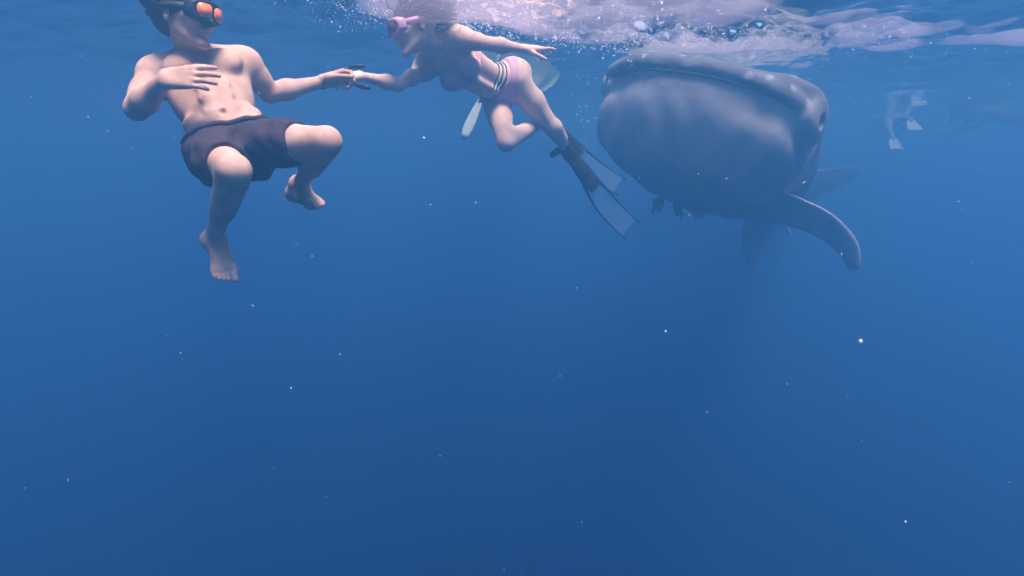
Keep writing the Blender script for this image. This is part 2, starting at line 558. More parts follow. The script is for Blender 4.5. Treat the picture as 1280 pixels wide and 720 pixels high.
def limb(S, pts, rads, k=0.03):
    for i in range(len(pts) - 1):
        S.cone(pts[i], pts[i + 1], rads[i], rads[i + 1], k)

def on_skin(body, pts, lift):
    from mathutils.bvhtree import BVHTree
    me = body.data
    tree = BVHTree.FromPolygons([v.co for v in me.vertices], [tuple(p.vertices) for p in me.polygons])
    out = []
    for p in pts:
        loc, nrm, i, d = tree.find_nearest(Vector(p))
        out.append(np.array(loc + nrm * lift))
    return out

def lerp(a, b, t):
    return a + (b - a) * t

def leg(S, hip, knee, ankle, back, thick=1.0, calf=None):
    """back = the side of the leg where calf and hamstring lie"""
    bk = np.asarray(back, float)
    cf = bk if calf is None else np.asarray(calf, float)
    t = thick
    S.cone(hip, lerp(hip, knee, .45), .088 * t, .078 * t, .04)
    S.cone(lerp(hip, knee, .45), knee, .078 * t, .055 * t, .04)
    S.cone(lerp(hip, knee, .2) - bk * .018, lerp(hip, knee, .85) - bk * .012, .066 * t, .046 * t, .03)    # quadriceps
    S.cone(knee, ankle, .052 * t, .033 * t, .03)
    S.cone(lerp(knee, ankle, .12) + cf * .012, lerp(knee, ankle, .5) + cf * .014, .052 * t, .042 * t, .04)  # calf
    S.ell(knee - bk * .010, np.eye(3), np.array((.046, .046, .046)) * t, .03)

def arm(S, sh, el, wr, t=1.0, bi=None):
    S.cone(sh, lerp(sh, el, .5), .054 * t, .047 * t, .03)
    S.cone(lerp(sh, el, .5), el, .047 * t, .037 * t, .03)
    if bi is not None:
        S.ell(lerp(sh, el, .52) + bi * .014, np.stack([unit(el - sh), unit(np.cross(el - sh, bi)), unit(np.cross(np.cross(el - sh, bi), el - sh))]), np.array((.085, .040, .040)) * t, .025)
    S.cone(el, lerp(el, wr, .3), .037 * t, .042 * t, .025)
    S.cone(lerp(el, wr, .3), wr, .042 * t, .0255 * t, .03)

def hair_strands(name, mat, parent, P, A, z, n, length, flow, seed, cover, stand=1.0):
    """locks rooted on the scalp that float in the water"""
    rng = np.random.default_rng(seed)
    mb = MB()
    flow = np.asarray(flow, float)
    l, u, f = A
    cnt = 0
    while cnt < n:
        v = unit(rng.normal(size=3))
        if not cover(v): continue
        cnt += 1
        root = P(v[0] * .072, .035 + v[1] * .088, -.012 + v[2] * .094)
        nrm = unit(l * v[0] + u * v[1] + f * v[2])
        L = length * rng.uniform(.55, 1.15)
        d = unit(nrm * stand + flow * .5 + rng.normal(size=3) * .22)
        pts = [root - nrm * .006]
        p = root.copy()
        wav = rng.normal(size=3) * .22
        for j in range(5):
            d = unit(d + flow * .30 + wav * math.sin(j * 1.7 + cnt) + rng.normal(size=3) * .06)
            p = p + d * L / 5
            pts.append(p.copy())
        r = rng.uniform(.0022, .0052) * z
        mb.tube(pts, [r, r * 1.15, r, r * .8, r * .5, r * .12], 5)
    return mb.build(name, mat, parent)

def mask_parts(parent, P, A, z, frame_mat, lens_mat, strap_mat, lens_name='lens'):
    """dive mask with skirt, frame, two lenses and a strap, in head coordinates"""
    root = bpy.data.objects.new('dive_mask', None); COL.objects.link(root); root.parent = parent
    def outline(w, h0, h1, q, nose, n=40, e=3.2):
        pts = []
        for k in range(n):
            a = 2 * math.pi * k / n
            ca, sa = math.cos(a), math.sin(a)
            x = w * math.copysign(abs(ca) ** (2 / e), ca); y = math.copysign(abs(sa) ** (2 / e), sa)
            y = .012 + (h1 * y if y > 0 else h0 * y)
            if sa < 0: y -= nose * math.exp(-(x / .022) ** 2)
            wrap = .030 * (abs(x) / w) ** 2 * (w / .082)
            pts.append(P(x, y, q - wrap))
        return pts
    sk = MB()
    sk.rings([outline(.074, .036, .040, .082, .010), outline(.077, .038, .043, .098, .012), outline(.076, .036, .041, .114, .014),
              outline(.072, .033, .037, .123, .012), outline(.066, .028, .032, .125, .008), outline(.063, .025, .029, .119, .004)], True, True)
    sk.build('skirt', frame_mat, root)
    for s_ in (-1, 1):
        mb = MB(); r0, r1 = [], []
        for k in range(24):
            a = 2 * math.pi * k / 24; ca, sa = math.cos(a), math.sin(a)
            x = .034 * s_ + .0255 * math.copysign(abs(ca) ** .62, ca); y = .013 + .024 * math.copysign(abs(sa) ** .62, sa)
            wr = .030 * (abs(x) / .082) ** 2
            r0.append(P(x, y, 0.119 - wr)); r1.append(P(x, y, .1285 - wr))
        mb.rings([r0, r1]); mb.build(lens_name, lens_mat, root)
    st = MB()
    ring = []
    for k in range(41):
        a = math.radians(30 + 300 * k / 40)          # from temple round the back
        ring.append(P(.086 * math.sin(a), .018 + .022 * max(0, -math.cos(a)), -.010 + .106 * math.cos(a)))
    vs, fs = [], []
    for p in ring:
        o = unit(p - P(0, .02, -.012))
        for dy, dr in ((-.012, .004), (.012, .004), (.012, .009), (-.012, .009)):
            vs.append(p + A[1] * dy * z + o * dr * z)
    for i in range(len(ring) - 1):
        for k in range(4):
            fs.append((i * 4 + k, i * 4 + (k + 1) % 4, (i + 1) * 4 + (k + 1) % 4, (i + 1) * 4 + k))
    st.add(vs, fs); st.build('strap', strap_mat, root)
    return root

# ------------------------------------------------------------------ the man
def build_man():
    root = bpy.data.objects.new('person', None); COL.objects.link(root)
    root['label'] = 'shirtless man in dark swim shorts and orange-lensed mask, floating as if seated'
    root['category'] = 'person'; root['group'] = 'swimmers holding hands'
    root.location = W(290, 200, 2.45)
    inv = Matrix.Translation(root.location).inverted()
    pelvis, neck = W(290, 182, 2.46), W(247, 72, 2.66)
    R, U, Fv = frame(pelvis, neck, (0.50, -0.85, 0.0))
    T = np.linalg.norm(neck - pelvis)
    q = T / 0.52
    TW = 0.86
    L = lambda r, u, f: pelvis + R * r * TW + U * (u * q) + Fv * f * .93
    A = np.array([R, U, Fv])
    S = Field(0.0042)
    # trunk
    S.ell(L(0, .02, -.005), A, (.142, .125, .106), .05)
    S.ell(L(0, .17, .000), A, (.112, .150, .088), .06)
    S.ell(L(0, .345, -.010), A, (.140, .180, .110), .06)
    S.cone(L(-.125, .455, -.015), L(.125, .455, -.015), .078, .078, .06)
    for s in (-1, 1):
        S.ell(L(s * .085, .395, .082), A, (.074, .062, .044), .022)          # chest
        S.ell(L(s * .128, .330, -.030), A, (.044, .125, .068), .05)          # side of the back
        S.cone(L(s * .02, .560, -.030), L(s * .155, .490, -.030), .048, .052, .05)
        for uu, ff in ((.255, .100), (.195, .098), (.130, .094)):
            S.ell(L(s * .036, uu, ff), A, (.030, .028, .010), .020)          # stomach
        S.cone(L(s * .14, .12, .03), L(s * .06, .0, .080), .022, .026, .05)
        S.ell(L(s * .080, -.02, -.080), A, (.085, .100, .074), .05)
        S.ell(L(s * .092, .378, .121), A, (.011, .011, .006), .006)
        S.cone(L(s * .025, .478, .055), L(s * .150, .495, .020), .012, .012, .018)   # collar bone
    S.cone(L(0, .15, .135), L(0, .37, .145), .012, .012, .035, '-')          # midline
    S.ell(L(0, .100, .107), A, (.010, .013, .016), .012, '-')                # navel
    ntrunk = len(S.ops)
    # head and neck
    hc = W(232, 22, 2.53)
    hf = (0.96, -0.27, -0.03); hu = (0.02, 0.10, 1.0)
    S.cone(L(0, .505, -.020), hc + np.array((-.02, .02, -.06)), .058, .052, .03)
    P, HA = head(S, hc, hf, hu, 1.03)
    # right arm, bent in front of the chest
    shR = L(-.200, .455, -.010); elR = W(171, 136, 2.42); wrR = W(207, 99, 2.33)
    S.ell(shR, A, (.068, .074, .068), .04)
    nt_ = len(S.ops)
    arm(S, shR, elR, wrR, 1.08, bi=unit((0, -1, 0)))
    hd = W(250, 96, 2.33) - wrR
    hand(S, wrR, hd, unit((0.2, .9, -.35)), unit((0.0, -.15, 1)), 1.08,
         [(2, 14, 8), (6, 16, 10), (10, 19, 12), (14, 22, 14)], .45, thumb=(.8, .45, .35), thumb_curl=15)
    # left arm, reaching out to the woman's hand
    shL = L(.200, .455, -.010); elL = W(337, 117, 2.80); wrL = W(404, 102, 2.96)
    S.ell(shL, A, (.068, .074, .068), .04)
    arm(S, shL, elL, wrL, 1.0, bi=unit((0.3, -.6, .6)))
    hd = W(436, 94, 3.00) - wrL
    hand(S, wrL, hd, unit((0.1, -.55, -.8)), unit((-.1, -.75, .7)), 1.08,
         [(32, 62, 40), (38, 66, 42), (44, 66, 42), (50, 66, 42)], .7, thumb=(.85, .35, .45), thumb_curl=22)
    # legs
    hipR, hipL = L(-.100, -.02, .0), L(.100, -.02, .0)
    kR, aR = W(293, 214, 2.10), W(266, 300, 2.36)
    kL, aL = W(408, 178, 2.34), W(374, 231, 2.66)
    i0 = len(S.ops)
    leg(S, hipR, kR, aR, unit((0, .35, -1)), .90, unit((-.1, 1, -.1)))
    i1 = len(S.ops)
    leg(S, hipL, kL, aL, unit((-.2, .35, -1)), .92, unit((-.7, .5, -.5)))
    foot(S, aR, W(276, 350, 2.18) - aR, unit((-.1, .9, -.55)), unit((1, 0, .1)), 1.0)
    foot(S, aL, W(416, 243, 2.50) - aL, unit((-.3, .25, -1)), unit((-.3, -1, -.1)), .95)
    b = obj('body', S.mesh('body'), M['skin_man'], root)
    # swim shorts: looser shell over hips and thighs
    H = Field(0.0055)
    H.ops = [o for o in S.ops[:ntrunk] if o[2] == '+' or o[1] > .02] + S.ops[i0:i0 + 3] + S.ops[i1:i1 + 3]
    for s, h, k in ((-1, hipR, kR), (1, hipL, kL)):
        e = lerp(h, k, .74)
        H.cone(h, e, .070, .058, .05)
    dR, dL = unit(kR - hipR), unit(kL - hipL); mid = L(0, 0, 0)
    def cut(F, X, Y, Z):
        # waist
        w0 = L(0, .045, 0); F = np.maximum(F, (X - w0[0]) * U[0] + (Y - w0[1]) * U[1] + (Z - w0[2]) * U[2])
        for h, d, k, other in ((hipR, dR, kR, -1), (hipL, dL, kL, 1)):
            e = lerp(h, k, .70 if other < 0 else .62)
            far = (X - e[0]) * d[0] + (Y - e[1]) * d[1] + (Z - e[2]) * d[2]
            side = (X - mid[0]) * R[0] + (Y - mid[1]) * R[1] + (Z - mid[2]) * R[2]
            F = np.maximum(F, np.where(side * other > -.02, far, -1))
        # soft folds
        return F + 0.0040 * np.sin(X * 55 + Z * 30 + 2 * np.sin(Y * 23)) * np.sin(Z * 38 - Y * 47 + 1.3) + 0.0028 * np.sin(X * 21 - Z * 64 + 3 * np.sin(X * 17 + Y * 13))
    sh = obj('swim_shorts', H.mesh('swim_shorts', cut, offset=.0065), M['shorts'], root)
    # waistband
    band = on_skin(sh, [L(0, .032, 0) + (R * math.sin(a) + Fv * math.cos(a)) * .16 for a in np.linspace(0, 2 * math.pi, 49)], .001)
    mb = MB(); mb.tube(band, [.010] * 49, 8, False); mb.build('waistband', M['shorts'], sh)
    # hair
    flow = unit((-.55, .2, .45))
    hr = hair_strands('hair', M['hair_dark'], root, P, HA, 1.06, 1500, .060, flow, 3,
                      lambda v: (v[1] > -.5 and v[2] < .1 - .5 * max(0, -v[1])) or (v[1] > .3 and v[2] < .75), 1.2)
    C = Field(0.006)
    C.ell(P(0, .060, -.026), HA, np.array((.094, .100, .114)) * 1.06, .01)
    C.ell(P(0, .010, -.075), HA, np.array((.068, .075, .055)) * 1.06, .03)
    hg = np.random.default_rng(17)
    for i in range(46):
        v = unit(hg.normal(size=3))
        if v[2] > .35 or v[1] < -.35: continue
        rr = hg.uniform(.026, .046) * 1.06
        C.ell(P(v[0] * .080, .055 + v[1] * .088, -.035 + v[2] * .105) + flow * hg.uniform(.0, .035), np.eye(3), (rr, rr, rr), .018)
    cap = C.mesh('scalp_hair')
    obj('scalp_hair', cap, M['hair_dark'], hr)
    mk = mask_parts(root, P, HA, 1.06, M['rubber'], M['orange_lens'], M['rubber'])
    # thin bracelet on the outstretched wrist
    ax = unit(wrL - elL); c0 = wrL - ax * .012
    x = unit(np.cross(ax, (0, 0, 1))); y = np.cross(ax, x)
    mb = MB(); pts = [c0 + (x * math.cos(a) + y * math.sin(a)) * .0315 for a in np.linspace(0, 2 * math.pi, 25)]
    mb.tube(pts, [.0028] * 25, 6, False); mb.build('bracelet', M['strap_black'], root)
    for o in COL.objects:
        if o.parent == root:
            o.matrix_parent_inverse = inv
    return root, P
build_man()


# ------------------------------------------------------------------ the woman
def build_woman():
    root = bpy.data.objects.new('person', None); COL.objects.link(root)
    root['label'] = 'woman in pink bikini and long fins stretched out just under the surface'
    root['category'] = 'person'; root['group'] = 'swimmers holding hands'
    root.location = W(600, 110, 3.45)
    inv = Matrix.Translation(root.location).inverted()
    pelvis, neck = W(628, 109, 3.60), W(539, 60, 3.28)
    R, U, Fv = frame(pelvis, neck, (-0.13, -0.72, -0.66))
    T = np.linalg.norm(neck - pelvis); q = T / 0.50
    L = lambda r, u, f: pelvis + R * r + U * (u * q) + Fv * f
    A = np.array([R, U, Fv])
    S = Field(0.0048)
    S.ell(L(0, .00, -.005), A, (.146, .116, .100), .05)
    S.ell(L(0, .15, .000), A, (.098, .140, .074), .06)
    S.ell(L(0, .315, -.008), A, (.118, .160, .090), .06)
    S.cone(L(-.105, .425, -.012), L(.105, .425, -.012), .058, .058, .05)
    for s in (-1, 1):
        S.ell(L(s * .070, .318, .068), A, (.056, .056, .044), .030)
        S.cone(L(s * .02, .51, -.02), L(s * .13, .45, -.02), .036, .042, .05)
        S.ell(L(s * .080, -.04, -.070), A, (.084, .100, .074), .05)
        S.cone(L(s * .02, .440, .045), L(s * .125, .455, .015), .009, .009, .016)
        S.cone(L(s * .03, .10, .088), L(s * .035, .24, .090), .016, .018, .03)
    S.cone(L(0, .13, .112), L(0, .24, .112), .010, .010, .03, '-')
    S.ell(L(0, .085, .092), A, (.007, .010, .012), .010, '-')
    ntrunk = len(S.ops)
    # head, looking ahead to the man
    hc = W(519, 36, 3.16); Z = 1.04
    hf = (-0.88, -0.42, -0.22); hu = (-0.22, 0.05, 0.97)
    S.cone(L(0, .47, -.015), hc + np.array((.035, .03, -.035)), .050, .046, .04)
    P, HA = head(S, hc, hf, hu, Z, True)
    # right arm, hand held by the man
    shR = L(-.165, .425, -.005); elR = W(498, 106, 3.20); wrR = W(450, 95, 3.08)
    S.ell(shR, A, (.052, .056, .052), .04)
    arm(S, shR, elR, wrR, .78)
    hd = W(428, 97, 3.04) - wrR
    hand(S, wrR, hd, unit((0.1, .55, -.8)), unit((-.1, .5, .8)), .92,
         [(22, 38, 22), (26, 42, 24), (30, 44, 24), (34, 46, 24)], .5, thumb=(.85, .35, .35), thumb_curl=20)
    # left arm, trailing back along the surface
    shL = L(.152, .405, .004); elL = W(612, 55, 3.20); wrL = W(655, 61, 3.30)
    S.ell(shL, A, (.052, .056, .052), .04)
    arm(S, shL, elL, wrL, .80)
    hd = W(688, 60, 3.34) - wrL
    hand(S, wrL, hd, unit((0.15, .35, -1)), unit((.1, -1, .1)), .95,
         [(-6, 12, 8), (2, 14, 8), (10, 16, 10), (16, 18, 10)], 1.1, thumb=(.65, .7, .3), thumb_curl=10)
    # legs
    hipR, hipL = L(-.088, -.03, .0), L(.088, -.03, .0)
    kR, aR = W(633, 178, 3.40), W(682, 150, 3.82)
    kL, aL = W(690, 158, 3.66), W(708, 188, 3.86)
    i0 = len(S.ops)
    leg(S, hipR, kR, aR, unit((.8, .3, .1)), .79, unit((.3, .2, .9)))
    i1 = len(S.ops)
    leg(S, hipL, kL, aL, unit((.5, .3, .75)), .79, unit((.7, .5, .5)))
    tL = W(735, 222, 3.90); tR = W(716, 182, 3.99)
    nL = unit((.55, -.55, .55)); 
    body = obj('body', S.mesh('body'), M['skin_woman'], root)
    # bikini top and bottom: thin shells that follow the body
    G = Field(0.0045)
    G.ops = list(S.ops[:ntrunk])
    def cut_top(F, X, Y, Z_):
        r = (X - pelvis[0]) * R[0] + (Y - pelvis[1]) * R[1] + (Z_ - pelvis[2]) * R[2]
        u = ((X - pelvis[0]) * U[0] + (Y - pelvis[1]) * U[1] + (Z_ - pelvis[2]) * U[2]) / q
        # triangular cups: edge runs from the breast bone up to the strap
        f = (X - pelvis[0]) * Fv[0] + (Y - pelvis[1]) * Fv[1] + (Z_ - pelvis[2]) * Fv[2]
        F = np.maximum(F, (u - .378) * .8 + np.abs(np.abs(r) - .080) * .8 - .010)
        return np.maximum(np.maximum(F, .262 - u), .062 - f)
    top = obj('bikini_top', G.mesh('bikini_top', cut_top, offset=.005), M['bikini'], root)
    mb = MB()
    band = [L(.128 * math.sin(a), .268, .010 + .108 * math.cos(a) * (1 if math.cos(a) > 0 else .95)) for a in np.linspace(0, 2 * math.pi, 41)]
    band = on_skin(body, band, .002)
    mb.tube(band, [.008] * 41, 6, False); mb.build('chest_band', M['bikini'], top)
    for s in (-1, 1):
        mb = MB()
        st = [L(s * (.080 - .03 * t), .365 + .14 * t, .12 - .14 * t * t) for t in np.linspace(0, 1, 12)]
        mb.tube(on_skin(body, st, .002), [.0055] * 12, 6)
        mb.build('shoulder_strap', M['bikini'], top)
    B = Field(0.0048)
    B.ops = S.ops[:ntrunk] + S.ops[i0:i0 + 3] + S.ops[i1:i1 + 3]
    def cut_bottom(F, X, Y, Z_):
        px, py, pz = X - pelvis[0], Y - pelvis[1], Z_ - pelvis[2]
        r = px * R[0] + py * R[1] + pz * R[2]; u = (px * U[0] + py * U[1] + pz * U[2]) / q; f = px * Fv[0] + py * Fv[1] + pz * Fv[2]
        hi = u - .062 - 0.0 * f                    # below the waist line
        legcut = (-.085 - u) + 0.0 * r             # above the crotch
        hipcut = (np.abs(r) * .80 - (u + .100))    # leg openings rise to the sides
        F = np.maximum(np.maximum(F, hi), np.maximum(legcut, hipcut))
        for h, k, sgn in ((hipR, kR, -1), (hipL, kL, 1)):
            d = unit(k - h); far = (X - h[0]) * d[0] + (Y - h[1]) * d[1] + (Z_ - h[2]) * d[2] - .125
            F = np.maximum(F, far)
        return F
    bot = obj('bikini_bottom', B.mesh('bikini_bottom', cut_bottom, offset=.005), M['bikini'], root)
    for i in range(5):
        uu = .078 + .0115 * i
        pts = []
        for a in np.linspace(math.radians(22), math.radians(200), 49):
            d = R * math.sin(a) + Fv * math.cos(a)
            pts.append(L(0, uu, 0) + d * .115)
        pts = on_skin(body, pts, .002)
        mb = MB(); mb.tube(pts, [.0032] * 49, 5, False)
        mb.build('hip_string', M['strap_black'] if i % 2 == 0 else M['strap_white'], bot)
    # hair drawn back along the surface, mask
    hr = hair_strands('hair', M['hair_brown'], root, P, HA, Z, 800, .12, unit((.9, .15, .05)), 9,
                      lambda v: (v[1] > -.15 and v[2] < .2) or (v[1] > .45 and v[2] < .85), .35)
    C = Field(0.006); C.ell(P(0, .050, -.010), HA, np.array((.082, .086, .098)) * Z, .01)
    obj('scalp_hair', C.mesh('scalp_hair'), M['hair_brown'], hr)
    mask_parts(root, P, HA, Z, M['pink_plastic'], M['mask_glass'], M['pink_plastic'])
    # long fins
    def fin(ankle, toe, tip, wdir, width, tab):
        fr = bpy.data.objects.new('swim_fin', None); COL.objects.link(fr); fr.parent = root
        d = unit(toe - ankle); wd = unit(wdir - d * (wdir @ d)); nn = np.cross(d, wd)
        Ft = Field(0.005)
        heel = ankle - d * .035 + nn * .035
        Ft.cone(heel, ankle + d * .03, .030, .036, .03)
        Ft.flat(ankle + d * .02, toe - d * .05, .040, .050, nn, 1.5, .03)
        Ft.flat(toe - d * .06, toe + d * .03, .050, .062, nn, 2.8, .02)
        if tab is not None:
            Ft.flat(heel, tab, .028, .022, nn, 1.6, .02)
        obj('foot_pocket', Ft.mesh('foot_pocket'), M['rubber'], fr)
        Ln = np.linalg.norm(tip - toe); bd = unit(tip - toe); bw = unit(wd - bd * (wd @ bd)); bn = np.cross(bd, bw)
        n = 14; rails = {-1: [], 1: []}; rings = []
        for i in range(n + 1):
            t = i / n
            w = width * (.34 + .20 * min(1, t * 2.2) - .02 * t)
            c = toe - d * .02 + (tip - toe + d * .02) * t + bn * (-.05 * math.sin(t * math.pi) * .8)
            rings.append([c + bw * w + bn * .0025, c + bw * w - bn * .0025, c - bw * w - bn * .0025, c - bw * w + bn * .0025])
            for s_ in (-1, 1): rails[s_].append(c + bw * w * s_)
        # notch at the end: the middle of the blade is a little shorter
        mb = MB(); mb.rings(rings[:-1]); mb.build('blade', M['blade'], fr, smooth=False)
        for s_ in (-1, 1):
            mb = MB(); mb.tube(rails[s_], list(np.linspace(.0085, .0045, n + 1)), 6); mb.build('rail', M['rubber'], fr)
        # printed lettering near the pocket
        mb = MB()
        rr = random.Random(4)
        for i in range(9):
            for j in range(2):
                c = toe + bd * (.045 + .030 * j + .004 * (i % 2)) + bw * (-.050 + .0125 * i) + bn * (.0045 * -1)
                for h in (-1, 1):
                    c2 = c + bn * (.009 if h > 0 else 0) - bn * .0 
                    a_, b_ = bw * rr.uniform(.003, .005), bd * rr.uniform(.007, .011)
                    mb.add([c2 - a_ - b_, c2 + a_ - b_, c2 + a_ + b_, c2 - a_ + b_], [(0, 1, 2, 3)])
        mb.build('printed_mark', M['rubber'], fr, smooth=False)
        return fr
    fin(aL, tL, W(791, 289, 3.98), unit((.75, .55, .75)), .150, W(691, 193, 3.92))
    fin(aR + (tR - aR) * .0, tR, W(778, 234, 4.02), unit((.45, .75, .55)), .140, None)
    for o in COL.objects:
        if o.parent == root:
            o.matrix_parent_inverse = inv
    return root
build_woman()

# ------------------------------------------------------------------ folding grip held between the two hands
def build_grip():
    c = W(435, 94, 3.02)
    root = bpy.data.objects.new('folding_grip', None); COL.objects.link(root)
    root['label'] = 'black folding camera grip with two splayed legs between the clasped hands'
    root['category'] = 'camera grip'
    mb = MB(); mb.tube([W(434, 84, 3.02), W(433, 92, 3.02), W(433, 103, 3.02)], [.016, .018, .015], 10); mb.build('hub', M['rubber'], root, smooth=True)
    mb = MB(); mb.tube([W(434, 88, 3.02), W(438, 84, 3.015), W(446, 83, 3.0), W(455, 83, 2.98)], [.011, .0105, .0105, .009], 8); mb.build('leg', M['rubber'], root)
    mb = MB(); mb.tube([W(434, 98, 3.02), W(441, 102, 3.0), W(449, 107, 2.98), W(457, 109, 2.96), W(462, 110, 2.95)], [.011, .012, .013, .012, .009], 8); mb.build('leg', M['rubber'], root)
build_grip()


# ------------------------------------------------------------------ the whale shark
def build_shark():
    root = bpy.data.objects.new('whale_shark', None); COL.objects.link(root)
    root['label'] = 'huge grey whale shark coming head on, closed wide mouth at the surface'
    root['category'] = 'shark'
    snout = W(858, 90, 4.20); tailp = W(962, 258, 9.4)
    yaw, dip = math.radians(36), math.radians(15)
    bx = np.array((math.sin(yaw) * math.cos(dip), math.cos(yaw) * math.cos(dip), -math.sin(dip)))   # towards the tail
    roll = math.radians(14)
    upi = np.array((math.sin(roll), 0.0, math.cos(roll)))
    bz = unit(upi - bx * (upi @ bx)); by = np.cross(bz, bx); by = -by if by[0] < 0 else by
    Bm = np.stack([bx, by, bz])
    loc = lambda p: Bm @ (p - snout)               # place -> the animal's own coordinates
    tx, ty, tz = loc(tailp)
    LT = float(tx); ks = LT / 5.5
    yc = lambda X: ty * np.clip(X / tx, 0, 1.1) ** 2  # the spine bends towards the tail
    zc = lambda X: tz * np.clip(X / tx, 0, 1.1) ** 2
    st = np.array([0, .4, .8, 1.3, 2.0, 3.0, 4.0, 5.0, 5.5, 5.8]) * ks
    wa = np.array([.68, .735, .72, .65, .60, .48, .32, .16, .10, .07])
    hu = np.array([.10, .20, .30, .42, .50, .46, .34, .18, .12, .09])
    hl = np.array([.46, .68, .76, .73, .62, .48, .30, .15, .10, .07])
    ex = np.array([4.6, 4.4, 3.4, 2.6, 2.3, 2.2, 2.1, 2.0, 2.0, 2.0])
    xs_f = np.linspace(0, st[-1], 400)
    def smooth(v):
        y = np.interp(xs_f, st, v); k = np.ones(25) / 25
        return np.convolve(np.pad(y, 12, mode='edge'), k, 'valid')
    tab = [smooth(v) for v in (wa, hu, hl, ex)]
    def prof(X):
        return [np.interp(X, xs_f, t).astype(np.float32) for t in tab]
    def core(X, Y, Z):
        Y = Y - yc(X); Z = Z - zc(X)
        a, u, l, e = prof(X)
        t = np.clip(X, 0, None)
        capw = (1 - np.clip(1 - t / .42, 0, 1) ** 2.6) ** (1 / 2.6)
        caph = (1 - np.clip(1 - t / .34, 0, 1) ** 2.2) ** (1 / 2.2)
        a = np.maximum(a * capw, 1e-3); u = np.maximum(u * caph, 1e-3); l = np.maximum(l * caph, 1e-3)
        # narrower towards the belly
        zn = np.clip(-Z / l, 0, 1)
        a2 = a * (1 - .50 * zn ** 2 * np.clip((X - .4) / .9, 0, 1))
        h = np.where(Z > 0, u, l)
        q = (np.abs(Y) / a2) ** e + (np.abs(Z) / h) ** e
        d = (q ** (1 / e) - 1) * np.minimum(a, np.minimum(u, l)) * .9
        return np.where(X < 0, np.maximum(d, -X + .0), d)
    S = Field(0.011)
    S.add((core, np.array((-.05, min(ty, 0) - .95, min(tz, 0) - .95)), np.array((st[-1] - .05, .95 + max(ty, 0), .6 + max(tz, 0)))), .02)
    ax3 = np.eye(3)
    # front surface along x at (y, z)
    xsamp = np.linspace(0.0, 1.2, 600).astype(np.float32)
    def front(y, z):
        d = core(xsamp, np.float32(y) * np.ones_like(xsamp), np.float32(z) * np.ones_like(xsamp))
        i = np.argmax(d < 0)
        return float(xsamp[i]) if d[i] < 0 else 1.2
    # lips and mouth slit
    ys = np.linspace(-.66, .66, 33)
    zm = lambda y: .010 - .07 * (abs(y) / .66) ** 2.4
    lipu = [np.array((front(y, zm(y) + .045) + .014, y, zm(y) + .045)) for y in ys]
    lipl = [np.array((front(y, zm(y) - .05) + .02, y, zm(y) - .05)) for y in ys]
    slit = [np.array((front(y, zm(y)) - .012, y, zm(y))) for y in ys]
    for i in range(32):
        ra_, rb_ = [.031 + .010 * math.sin(2.2 + ys[j] * 3.1) + .004 * math.sin(ys[j] * 13) for j in (i, i + 1)]
        S.cone(lipu[i], lipu[i + 1], ra_, rb_, .07)
    for i in range(32):
        p, r_ = slit[i], slit[i + 1]
        for dx in (-.05, -.03, -.01, .01, .03, .05, .07):
            S.cone(p + np.array((dx, 0, -.006)), r_ + np.array((dx, 0, -.006)), .0135, .0135, .004, '-')
    for s in (-1, 1):
        # nostril fold, corner of the mouth, eye bump, gill slits
        if s < 0: S.ell((front(s * .60, -.11) + .02, s * .61, -.11), ax3, (.04, .02, .03), .05)
        if s < 0: S.ell((front(s * .62, .03) - .0, s * .62, .030), ax3, (.04, .022, .022), .03, '-')
        S.ell((.42 * ks, s * .735, -.06), ax3, (.13, .040, .085), .10)
        S.ell((.40 * ks, s * .795, -.06), ax3, (.045, .035, .036), .03, '-')
        for g in range(5):
            x = (1.02 + .115 * g) * ks
            a, u, l, e = [float(v) for v in prof(np.float32(x))]
            pts = []
            for zz in np.linspace(.16, -.34, 6):
                yy = a * (1 - .30 * np.clip(-zz / l, 0, 1) ** 2) * (1 - min(1, abs(zz) / (u if zz > 0 else l)) ** e) ** (1 / e)
                pts.append(np.array((x + .10 * (zz + .1), s * (yy - .004) + float(yc(x)), zz + float(zc(x)))))
            for i in range(5):
                S.cone(pts[i], pts[i + 1], .011, .011, .02, '-')
        # ridges along the flank
        S.cone((1.6 * ks, s * .52 + yc(1.6 * ks), .26 + zc(1.6 * ks)), (5.0 * ks, s * .13 + yc(5 * ks), .06 + zc(5 * ks)), .045, .03, .08)
    # first and second back fin
    def sp_(x, y, z):
        return np.array((x * ks, y + float(yc(x * ks)), z + float(zc(x * ks))))
    def fin(pts, rad, n, f, k=.06):
        pts = np.array(pts); t0 = np.linspace(0, 1, len(pts)); t1 = np.linspace(0, 1, 6 * (len(pts) - 1) + 1)
        # smooth curve through the given stations
        co = np.polyfit(t0, np.column_stack([pts, rad]), min(3, len(pts) - 1))
        ev = sum(np.outer(t1 ** (len(co) - 1 - i), co[i]) for i in range(len(co)))
        pts, rad = list(ev[:, :3]), [max(.03, float(r)) for r in ev[:, 3]]
        seg = [sd_flat(pts[i], pts[i + 1], rad[i], rad[i + 1], n, f) for i in range(len(pts) - 1)]
        def whole(X, Y, Z):
            d = seg[0][0](X, Y, Z)
            for g in seg[1:]: d = np.minimum(d, g[0](X, Y, Z))
            return d
        S.add((whole, np.min([g[1] for g in seg], 0), np.max([g[2] for g in seg], 0)), k)
    fin([sp_(2.9, 0, .40), sp_(3.15, 0, .66), sp_(3.38, 0, .84)], [.30, .18, .05], (0, 1, 0), 6)
    fin([sp_(4.35, 0, .22), sp_(4.55, 0, .38)], [.14, .04], (0, 1, 0), 5)
    for s in (-1, 1):
        fin([sp_(3.55, s * .22, -.28), sp_(3.8, s * .42, -.46)], [.15, .04], unit((0, .7 * s, .7)), 5)
    # local coordinates of a picture point
    # breast fin that sweeps out and down (the shark's left)
    pf = [loc(W(925, 252, 5.05)), loc(W(982, 262, 5.00)), loc(W(1030, 284, 4.95)), loc(W(1056, 308, 4.95)), loc(W(1067, 334, 4.95))]
